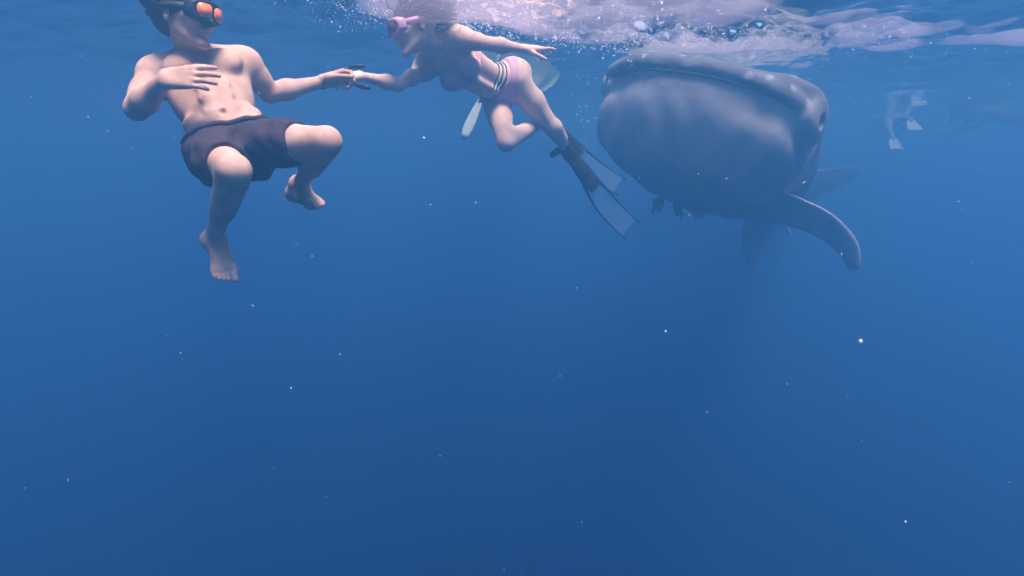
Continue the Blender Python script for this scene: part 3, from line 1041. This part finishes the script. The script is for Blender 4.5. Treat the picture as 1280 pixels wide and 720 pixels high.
    fin(pf, [.25, .20, .135, .095, .05], unit(loc(snout + np.array((.25, .60, .75)))), 5.5, .06)
    # the opposite breast fin, swept back below the belly
    pr = [sp_(1.55, -.42, -.42), sp_(1.95, -.66, -.50), sp_(2.4, -.80, -.50), sp_(2.75, -.86, -.48)]
    fin(pr, [.26, .21, .12, .05], unit((.1, .35, .9)), 5.5, .06)
    # tail fin, twisted to one side: long upper lobe, shorter lower lobe
    tr = loc(W(968, 250, 9.3))
    up_t = [tr, loc(W(1005, 236, 9.5)), loc(W(1042, 224, 9.7)), loc(W(1070, 217, 9.85))]
    lo_t = [tr, loc(W(948, 285, 9.45)), loc(W(945, 312, 9.55)), loc(W(943, 338, 9.6))]
    ntail = unit(np.cross(up_t[3] - tr, lo_t[3] - tr))
    fin(up_t, [.26, .26, .20, .10], ntail, 7, .05)
    fin(lo_t, [.34, .32, .22, .05], ntail, 7, .05)
    S.cone(sp_(5.3, 0, 0), tr, .11, .10, .10)
    def lumps(F, X, Y, Z):
        return (F + .007 * np.sin(6 * X + 2.5 * np.sin(4 * Y + 1)) * np.sin(5 * Y + 3 * Z + .7)
                + .004 * np.sin(13 * Y + 4 * np.sin(5 * Z + 2 * X)) * np.sin(11 * Z + 3 * np.sin(6 * Y))).astype(np.float32)
    me = S.mesh('body', lumps)
    # material: spotted dark back, pale belly, in the animal's own coordinates
    m, nt, b = new_mat('whale_shark_hide')
    tc = nt.nodes.new('ShaderNodeTexCoord'); sp = nt.nodes.new('ShaderNodeSeparateXYZ'); nt.links.new(tc.outputs['Object'], sp.inputs[0])
    wob = noise(nt, 2.2, 3)
    ad = nt.nodes.new('ShaderNodeMath'); ad.operation = 'MULTIPLY_ADD'; ad.inputs[1].default_value = .35; nt.links.new(wob, ad.inputs[0]); nt.links.new(sp.outputs[2], ad.inputs[2])
    side = nt.nodes.new('ShaderNodeMapRange'); side.inputs[1].default_value = .02; side.inputs[2].default_value = .26; nt.links.new(ad.outputs[0], side.inputs[0])
    vo = nt.nodes.new('ShaderNodeTexVoronoi'); vo.inputs['Scale'].default_value = 8.5; vo.inputs['Randomness'].default_value = .55; nt.links.new(tc.outputs['Object'], vo.inputs['Vector'])
    dots = ramp(nt, vo.outputs['Distance'], [(.20, (1, 1, 1)), (.30, (0, 0, 0))])
    mott = noise(nt, 5, 8, .68)
    back = ramp(nt, mott, [(.3, (.085, .082, .095)), (.7, (.135, .125, .14))])
    mxd = nt.nodes.new('ShaderNodeMixRGB'); mxd.inputs[2].default_value = (.32, .32, .34, 1)
    dm = nt.nodes.new('ShaderNodeMath'); dm.operation = 'MULTIPLY'; dm.inputs[1].default_value = .8; nt.links.new(dots, dm.inputs[0])
    nt.links.new(dm.outputs[0], mxd.inputs[0]); nt.links.new(back, mxd.inputs[1])
    belly = ramp(nt, mott, [(.32, (.27, .24, .25)), (.5, (.34, .305, .31)), (.68, (.41, .37, .37))])
    mxs = nt.nodes.new('ShaderNodeMixRGB'); nt.links.new(side.outputs[0], mxs.inputs[0]); nt.links.new(belly, mxs.inputs[1]); nt.links.new(mxd.outputs[0], mxs.inputs[2])
    nt.links.new(mxs.outputs[0], b.inputs['Base Color'])
    b.inputs['Roughness'].default_value = .62; b.inputs['Specular IOR Level'].default_value = .25
    bump(nt, b, noise(nt, 60, 4), .15, .004)
    mw = Matrix(((bx[0], by[0], bz[0], snout[0]), (bx[1], by[1], bz[1], snout[1]), (bx[2], by[2], bz[2], snout[2]), (0, 0, 0, 1)))
    root.matrix_world = mw
    body = obj('body', me, m, root)
    # dark tube laid along the closed mouth as painted shade of the slit
    from mathutils.bvhtree import BVHTree
    tree = BVHTree.FromPolygons([v.co for v in me.vertices], [tuple(p.vertices) for p in me.polygons])
    gap = []
    for y in ys[1:-1]:
        hit = tree.ray_cast(Vector((-1.0, y, zm(y) - .034)), Vector((1, 0, 0)))
        if hit[0] is not None:
            gap.append(np.array((hit[0].x - .010, y, zm(y) - .018)))
    mb = MB(); nn_ = len(gap)
    mb.tube(gap, [.0095 * min(1, .25 + 4 * min(i, nn_ - 1 - i) / nn_) for i in range(nn_)], 8)
    mb.build('mouth', simple('painted_mouth_shade', (.012, .010, .014), .8, .2, 20), root)
    ey = simple('dark_eye', (.01, .01, .012), .15, .1, 30, 0, .6)
    for s in (-1, 1):
        mb = MB(); c = np.array((.40 * ks, s * .772, -.06))
        rings = [[c + np.array((.026 * math.sin(t) * math.cos(p), s * .026 * math.cos(t), .026 * math.sin(t) * math.sin(p))) for p in np.linspace(0, 2 * math.pi, 13)[:-1]] for t in np.linspace(.05, 3.09, 9)]
        mb.rings(rings); mb.build('eye', ey, root)
    return mw
build_shark()

# ------------------------------------------------------------------ small fish below the shark's belly
def build_fish(name, label, head_p, tail_p, girth, mat, group=None):
    root = bpy.data.objects.new(name, None); COL.objects.link(root)
    root['label'] = label; root['category'] = 'fish'
    if group: root['group'] = group
    d = unit(tail_p - head_p); L = np.linalg.norm(tail_p - head_p)
    up = unit(np.array((0, 0, 1.0)) - d * d[2]); sd = np.cross(d, up)
    mb = MB(); rings = []
    for t, r in ((0, .12), (.06, .55), (.18, .9), (.35, 1), (.55, .8), (.75, .45), (.88, .2), (.93, .16)):
        c = head_p + d * L * t
        rings.append([c + sd * math.cos(a) * girth * .7 * r + up * math.sin(a) * girth * r for a in np.linspace(0, 2 * math.pi, 13)[:-1]])
    mb.rings(rings); mb.build('body', mat, root)
    def plate(pts, nm):
        n = len(pts); o = sd * .004
        mb = MB(); mb.add([p + o for p in pts] + [p - o for p in pts], [tuple(range(n)), tuple(range(2 * n - 1, n - 1, -1))] + [(i, (i + 1) % n + n - n * 0 if False else (i + 1) % n, (i + 1) % n + n, i + n) for i in range(n)])
        mb.build(nm, mat, root, smooth=False)
    e = head_p + d * L * .91
    plate([e + up * girth * .15, e + d * L * .16 + up * girth * 1.0, e + d * L * .08, e + d * L * .16 - up * girth * 1.0, e - up * girth * .15], 'tail_fin')
    b0 = head_p + d * L * .4
    plate([b0 + up * girth * .9, b0 + d * L * .12 + up * girth * 1.5, b0 + d * L * .32 + up * girth * .8, b0 + d * L * .28 + up * girth * .45], 'back_fin')
    plate([b0 - up * girth * .8, b0 + d * L * .12 - up * girth * 1.4, b0 + d * L * .28 - up * girth * .5], 'belly_fin')
M['fish_dark'] = simple('dark_fish_skin', (.10, .11, .12), .45, .3, 40)
M['fish_pale'] = simple('silvery_fish_skin', (.55, .60, .60), .3, .15, 40, 0, .6)
build_fish('remora', 'small dark fish hanging tail down under the edge of the shark belly', W(828, 248, 5.0), W(815, 265, 5.1), .05, M['fish_dark'], 'small fish under the shark')
build_fish('remora', 'small dark fish tucked under the middle of the shark belly', W(844, 253, 5.1), W(852, 271, 5.2), .05, M['fish_dark'], 'small fish under the shark')
build_fish('pilot_fish', 'small pale silvery fish below the shark belly beside its fin', W(868, 258, 5.1), W(879, 275, 5.0), .06, M['fish_pale'], 'small fish under the shark')

# ------------------------------------------------------------------ boats at the surface and a dipped paddle
def build_boat(label, bow, stern, width, draft, free, hull_mat, group):
    root = bpy.data.objects.new('paddle_boat', None); COL.objects.link(root)
    root['label'] = label; root['category'] = 'boat'; 
    bow = np.array((bow[0], bow[1], 0.0)); stern = np.array((stern[0], stern[1], 0.0))
    d = unit(stern - bow); L = np.linalg.norm(stern - bow); sd = np.array((-d[1], d[0], 0)); up = np.array((0, 0, 1.0))
    def station(t, grow):
        w = width * .5 * (1 - abs(2 * t - 1) ** 3.2) ** .62 + .02
        kz = -draft * (1 - abs(2 * t - 1) ** 4)
        top = free * (1 + .35 * (2 * t - 1) ** 2)
        pts = []
        for a in np.linspace(0, math.pi, 15):
            x = -math.cos(a); y = math.sin(a) ** .8
            pts.append(bow + d * L * t + sd * (x * (w - grow)) + up * (top + (kz - top + grow * 1.2) * y))
        return pts
    ts = np.linspace(0.0, 1.0, 25)
    out = [station(t, 0) for t in ts]; inn = [station(t, .018) for t in ts]
    mb = MB(); m = 15
    vs = [p for r in out for p in r] + [p for r in inn for p in r]; n = len(ts); o = n * m; fs = []
    for i in range(n - 1):
        for k in range(m - 1):
            fs.append((i * m + k, (i + 1) * m + k, (i + 1) * m + k + 1, i * m + k + 1))
            fs.append((o + i * m + k, o + i * m + k + 1, o + (i + 1) * m + k + 1, o + (i + 1) * m + k))
        for k in (0, m - 1):
            fs.append((i * m + k, o + i * m + k, o + (i + 1) * m + k, (i + 1) * m + k))
    mb.add(vs, fs); mb.build('hull', hull_mat, root)
    mb = MB(); mb.tube([bow + d * L * t + up * (-draft * (1 - abs(2 * t - 1) ** 4) - .012) for t in np.linspace(.06, .94, 15)], [.022] * 15, 6); mb.build('keel', hull_mat, root)
    for t in (.35, .68):
        c = bow + d * L * t + up * free * .72; w = width * .45
        mb = MB(); mb.rings([[c + sd * s_ * w + d * .09 + up * .012, c + sd * s_ * w - d * .09 + up * .012, c + sd * s_ * w - d * .09 - up * .012, c + sd * s_ * w + d * .09 - up * .012] for s_ in (-1, 1)])
        mb.build('thwart', M['paddle'], root, smooth=False)
b0, b1 = W(690, 106, 6.3), W(560, 86, 4.75)
build_boat('pale painted small boat hull afloat behind the woman in pink bikini', b0, b1, .62, .20, .22, M['hull'], None)

def far_swimmer(label, px, D, heading, suit, fin_mat, group):
    """a snorkeller face down at the surface, legs trailing, far off in the blue"""
    root = bpy.data.objects.new('person', None); COL.objects.link(root)
    root['label'] = label; root['category'] = 'person'; root['group'] = group
    o = W(px, 150, D); o[2] = -.10
    f = np.array((math.cos(heading), math.sin(heading), 0)); sd = np.array((-f[1], f[0], 0)); up = np.array((0, 0, 1.0))
    Q = lambda a, b, c: o + f * a + sd * b + up * c
    S = Field(.014)
    S.cone(Q(0, 0, -.05), Q(.42, 0, .0), .13, .15, .06)
    S.cone(Q(.34, -.13, .0), Q(.34, .13, .0), .075, .075, .06)
    S.cone(Q(.46, 0, .0), Q(.60, 0, .02), .06, .06, .04)
    S.ell(Q(.66, 0, .03), np.array([f, sd, up]), (.12, .08, .10), .03)
    for s_ in (-1, 1):
        S.cone(Q(.36, s_ * .18, -.01), Q(.44, s_ * .30, -.20), .05, .04, .04)
        S.cone(Q(.44, s_ * .30, -.20), Q(.64, s_ * .26, -.30), .04, .028, .03)
        S.flat(Q(.64, s_ * .26, -.30), Q(.80, s_ * .24, -.33), .035, .028, sd, 1.8, .02)
        kn = Q(-.40, s_ * .12, -.14 - .10 * s_); an = Q(-.78, s_ * .12, -.14 - .16 * s_ - .08)
        S.cone(Q(-.02, s_ * .09, -.07), kn, .09, .06, .05); S.cone(kn, an, .06, .035, .04)
        S.cone(an, an + up * -.06 - f * .12, .04, .03, .03)
    obj('body', S.mesh('body'), suit, root)
    for s_ in (-1, 1):
        an = Q(-.78, s_ * .12, -.14 - .16 * s_ - .08); t0 = an - f * .06 - up * .05
        mb = MB(); mb.rings([[t0 - f * (.42 * t) - up * (.16 * t) + sd * (w * c) + up * (th * e) for c, e in ((-1, 1), (1, 1), (1, -1), (-1, -1))] for t, w, th in ((0, .05, .03), (.3, .085, .012), (1, .11, .006))])
        mb.build('swim_fin', fin_mat, root, smooth=False)
    mb = MB(); c = Q(.70, 0, -.06)
    mb.rings([[c + f * (.03 + .02 * k) + sd * x * (1 - .1 * k) + up * (-.03 * k + z) for x, z in ((-.08, -.04), (.08, -.04), (.08, .05), (-.08, .05))] for k in (0, 1, 2)]); mb.build('dive_mask', M['rubber'], root, smooth=False)
far_swimmer('faint far-off snorkeller with pale fins at the surface beyond the shark', 1116, 12.2, math.radians(70), M['grey_suit'], M['pale_fin'], 'far-off snorkellers')
far_swimmer('faint far-off snorkeller in dark suit at the surface beyond the pale-finned one', 1250, 11.0, math.radians(165), M['shorts'], M['rubber'], 'far-off snorkellers')

def build_paddle():
    root = bpy.data.objects.new('paddle', None); COL.objects.link(root)
    root['label'] = 'pale wooden paddle dipped into the water below the woman in pink bikini'; root['category'] = 'paddle'
    tip = W(579, 174, 4.7); neck = W(602, 122, 4.75); d = unit(neck - tip); grip = tip + d * 1.20
    n = unit(np.cross(d, (.35, .9, 0)))
    mb = MB(); ts = np.linspace(0, 1, 9)
    mb.tube([lerp(tip, neck, t) for t in ts], [.018, .036, .042, .042, .040, .036, .030, .022, .016], 12, flat=(unit(np.cross(d, n)), .22)); mb.build('blade', M['paddle'], root)
    mb = MB(); mb.tube([lerp(tip, neck, .9), grip], [.0145, .0135], 8); mb.build('shaft', M['paddle'], root)
    mb = MB(); mb.tube([grip - n * .05, grip, grip + n * .05], [.013, .017, .013], 8); mb.build('grip', M['paddle'], root)
build_paddle()


# ------------------------------------------------------------------ bubbles under the surface and drifting specks
def ico(r, c, mb, sq=(1, 1, 1), rot=None):
    t = (1 + 5 ** .5) / 2
    v = np.array([(-1, t, 0), (1, t, 0), (-1, -t, 0), (1, -t, 0), (0, -1, t), (0, 1, t), (0, -1, -t), (0, 1, -t), (t, 0, -1), (t, 0, 1), (-t, 0, -1), (-t, 0, 1)]) / math.sqrt(1 + t * t)
    v = v * np.array(sq) * r
    if rot is not None: v = v @ rot
    f = [(0, 11, 5), (0, 5, 1), (0, 1, 7), (0, 7, 10), (0, 10, 11), (1, 5, 9), (5, 11, 4), (11, 10, 2), (10, 7, 6), (7, 1, 8), (3, 9, 4), (3, 4, 2), (3, 2, 6), (3, 6, 8), (3, 8, 9), (4, 9, 5), (2, 4, 11), (6, 2, 10), (8, 6, 7), (9, 8, 1)]
    mb.add(v + c, f)

def bubbles():
    rng = np.random.default_rng(21)
    mb = MB()
    zones = ((-.20, 3.28, .34, .16, 900), (.05, 3.45, .30, .22, 700), (.55, 3.75, .30, .25, 800), (1.1, 3.95, .55, .16, 900), (1.75, 3.85, .40, .2, 350),
             (-.72, 3.15, .10, .10, 160), (-1.0, 2.75, .25, .15, 60), (2.6, 4.2, .5, .4, 60))
    for cx, cy, sx, sy, n in zones:
        for i in range(int(n * 1.9)):
            x, y = rng.normal(cx, sx), rng.normal(cy, sy)
            z = -abs(rng.exponential(.030)) - .004
            if z < -.22: continue
            r = min(.0080, (.0016 if cx < .3 else .0024) * math.exp(rng.normal(0, .55)))
            ico(r, np.array((x, y, z)), mb, (1, 1, rng.uniform(.6, 1)))
    # froth along the waterline of the far boats
    for (pa, pb, D) in ((1102, 1130, 12.2), (1212, 1250, 11.0)):
        for i in range(70):
            p = W(rng.uniform(pa, pb), 150, D + rng.normal(0, .2)); p[2] = -abs(rng.exponential(.012))
            ico(.010 * math.exp(rng.normal(0, .4)), p, mb)
    # a trail beside the shark's cheek
    for i in range(120):
        p = W(rng.normal(733, 7), rng.uniform(85, 200), 4.0 + rng.normal(0, .1))
        ico(.0016 * math.exp(rng.normal(0, .5)), p, mb)
    m, nt, b = new_mat('air_bubble')
    b.inputs['Base Color'].default_value = (.92, .92, .93, 1); b.inputs['Roughness'].default_value = .12; b.inputs['Specular IOR Level'].default_value = .8
    tr = nt.nodes.new('ShaderNodeBsdfTransparent'); mx = nt.nodes.new('ShaderNodeMixShader'); lw = nt.nodes.new('ShaderNodeLayerWeight'); lw.inputs[0].default_value = .35
    nt.links.new(lw.outputs['Facing'], mx.inputs[0])
    mr = nt.nodes.new('ShaderNodeMapRange'); mr.inputs[3].default_value = .45; mr.inputs[4].default_value = 1.0
    nt.links.new(lw.outputs['Facing'], mr.inputs[0]); nt.links.new(mr.outputs[0], mx.inputs[0])
    nt.links.new(tr.outputs[0], mx.inputs[1]); nt.links.new(b.outputs[0], mx.inputs[2]); nt.links.new(mx.outputs[0], nt.nodes['Material Output'].inputs['Surface'])
    mb.build('bubbles', m, label='tiny white air bubbles just under the surface around the woman and the shark', cat='bubbles', kind='stuff')
bubbles()

def bubble_glare():
    """clouds of bubbles too fine to tell apart, beaten into the water along the surface: they stand in for the soft pink glare"""
    rng = np.random.default_rng(8)
    F = Field(.022)
    zones = ((-.40, 3.08, .12, .05, 6), (.45, 3.02, .35, .08, 8), (1.10, 3.20, .40, .12, 8), (1.65, 3.40, .30, .12, 5), (-.10, 3.25, .26, .10, 9), (.25, 3.45, .25, .15, 8), (.60, 3.75, .22, .12, 7), (1.10, 3.95, .35, .10, 10), (1.55, 3.90, .28, .12, 7), (1.95, 3.8, .25, .12, 4), (2.35, 3.55, .35, .15, 6), (2.9, 3.9, .35, .2, 5))
    for cx, cy, sx, sy, n in zones:
        for i in range(n):
            r = rng.uniform(.10, .26)
            c = np.array((rng.normal(cx, sx), rng.normal(cy, sy), -rng.uniform(.0, .05)))
            a = rng.normal(0, .5)
            A = np.array([(math.cos(a), math.sin(a), 0), (-math.sin(a), math.cos(a), 0), (0, 0, 1.0)])
            F.ell(c, A, (r, r * rng.uniform(.5, .9), rng.uniform(.03, .065)), .05)
    for c, r in (((-.50, 3.00, -.045), (.16, .09, .060)), ((-.36, 2.98, -.050), (.20, .09, .070)), ((-.18, 3.00, -.045), (.24, .10, .055)), ((.05, 3.05, -.045), (.24, .10, .050))):
        F.ell(np.array(c), np.eye(3), r, .05)
    me = F.mesh('bubble_glare')
    m = bpy.data.materials.new('pink_bubble_glare'); m.use_nodes = True
    nt = m.node_tree
    for n_ in list(nt.nodes): nt.nodes.remove(n_)
    out = nt.nodes.new('ShaderNodeOutputMaterial'); pv = nt.nodes.new('ShaderNodeVolumePrincipled')
    pv.inputs['Color'].default_value = (.985, .78, .84, 1); pv.inputs['Density'].default_value = 1.55; pv.inputs['Anisotropy'].default_value = .2  # pink of the surface glare is painted into the volume colour
    nt.links.new(pv.outputs[0], out.inputs['Volume'])
    obj('bubble_glare', me, m, label='pink-tinted cloud of fine bubbles standing in for glare under the churned surface', cat='bubbles', kind='stuff')
bubble_glare()

def specks():
    rng = np.random.default_rng(33)
    mb = MB()
    def flake(p, r):
        q = rng.normal(size=(3, 3)); u_, _, vt = np.linalg.svd(q)
        ico(r, p, mb, (rng.uniform(.7, 1.6), rng.uniform(.4, .9), rng.uniform(.2, .5)), u_ @ vt)
    for i in range(420):
        D = rng.uniform(.9, 4.2)
        p = W(rng.uniform(-20, 1300), 60 + 660 * rng.uniform() ** 1.6, D)
        if p[2] > -.05: continue
        flake(p, D * .00065 * math.exp(rng.normal(0, .45)))
    for px, py, D, r in ((1076, 426, 1.2, .0060), (425, 443, 1.2, .0036), (1005, 228, 2.6, .0075), (908, 223, 2.6, .0065), (538, 256, 1.8, .0080), (832, 414, 1.5, .0055),
                         (316, 382, 1.3, .003), (721, 360, 1.3, .0030), (720, 94, 2.8, .006), (530, 172, 2.4, .006), (984, 480, 1.4, .003), (1198, 252, 1.6, .003),
                         (110, 146, 1.6, .003), (390, 320, 1.6, .0026), (884, 515, 1.4, .0022), (226, 441, 1.5, .003), (364, 485, 1.2, .0035), (1052, 318, 2.4, .006),
                         (1228, 212, 2.6, .007), (700, 470, 1.3, .0018), (550, 570, 1.3, .0017), (1132, 652, 1.2, .003), (85, 600, 1.2, .003), (520, 520, 1.4, .002)):
        flake(W(px, py, D), r)
    m = clear('pale_drifting_matter', (1, 1, 1), (.70, .54, .57), .42)
    mb.build('drifting_specks', m, label='pale specks of matter drifting through the blue water', cat='specks', kind='stuff')
specks()
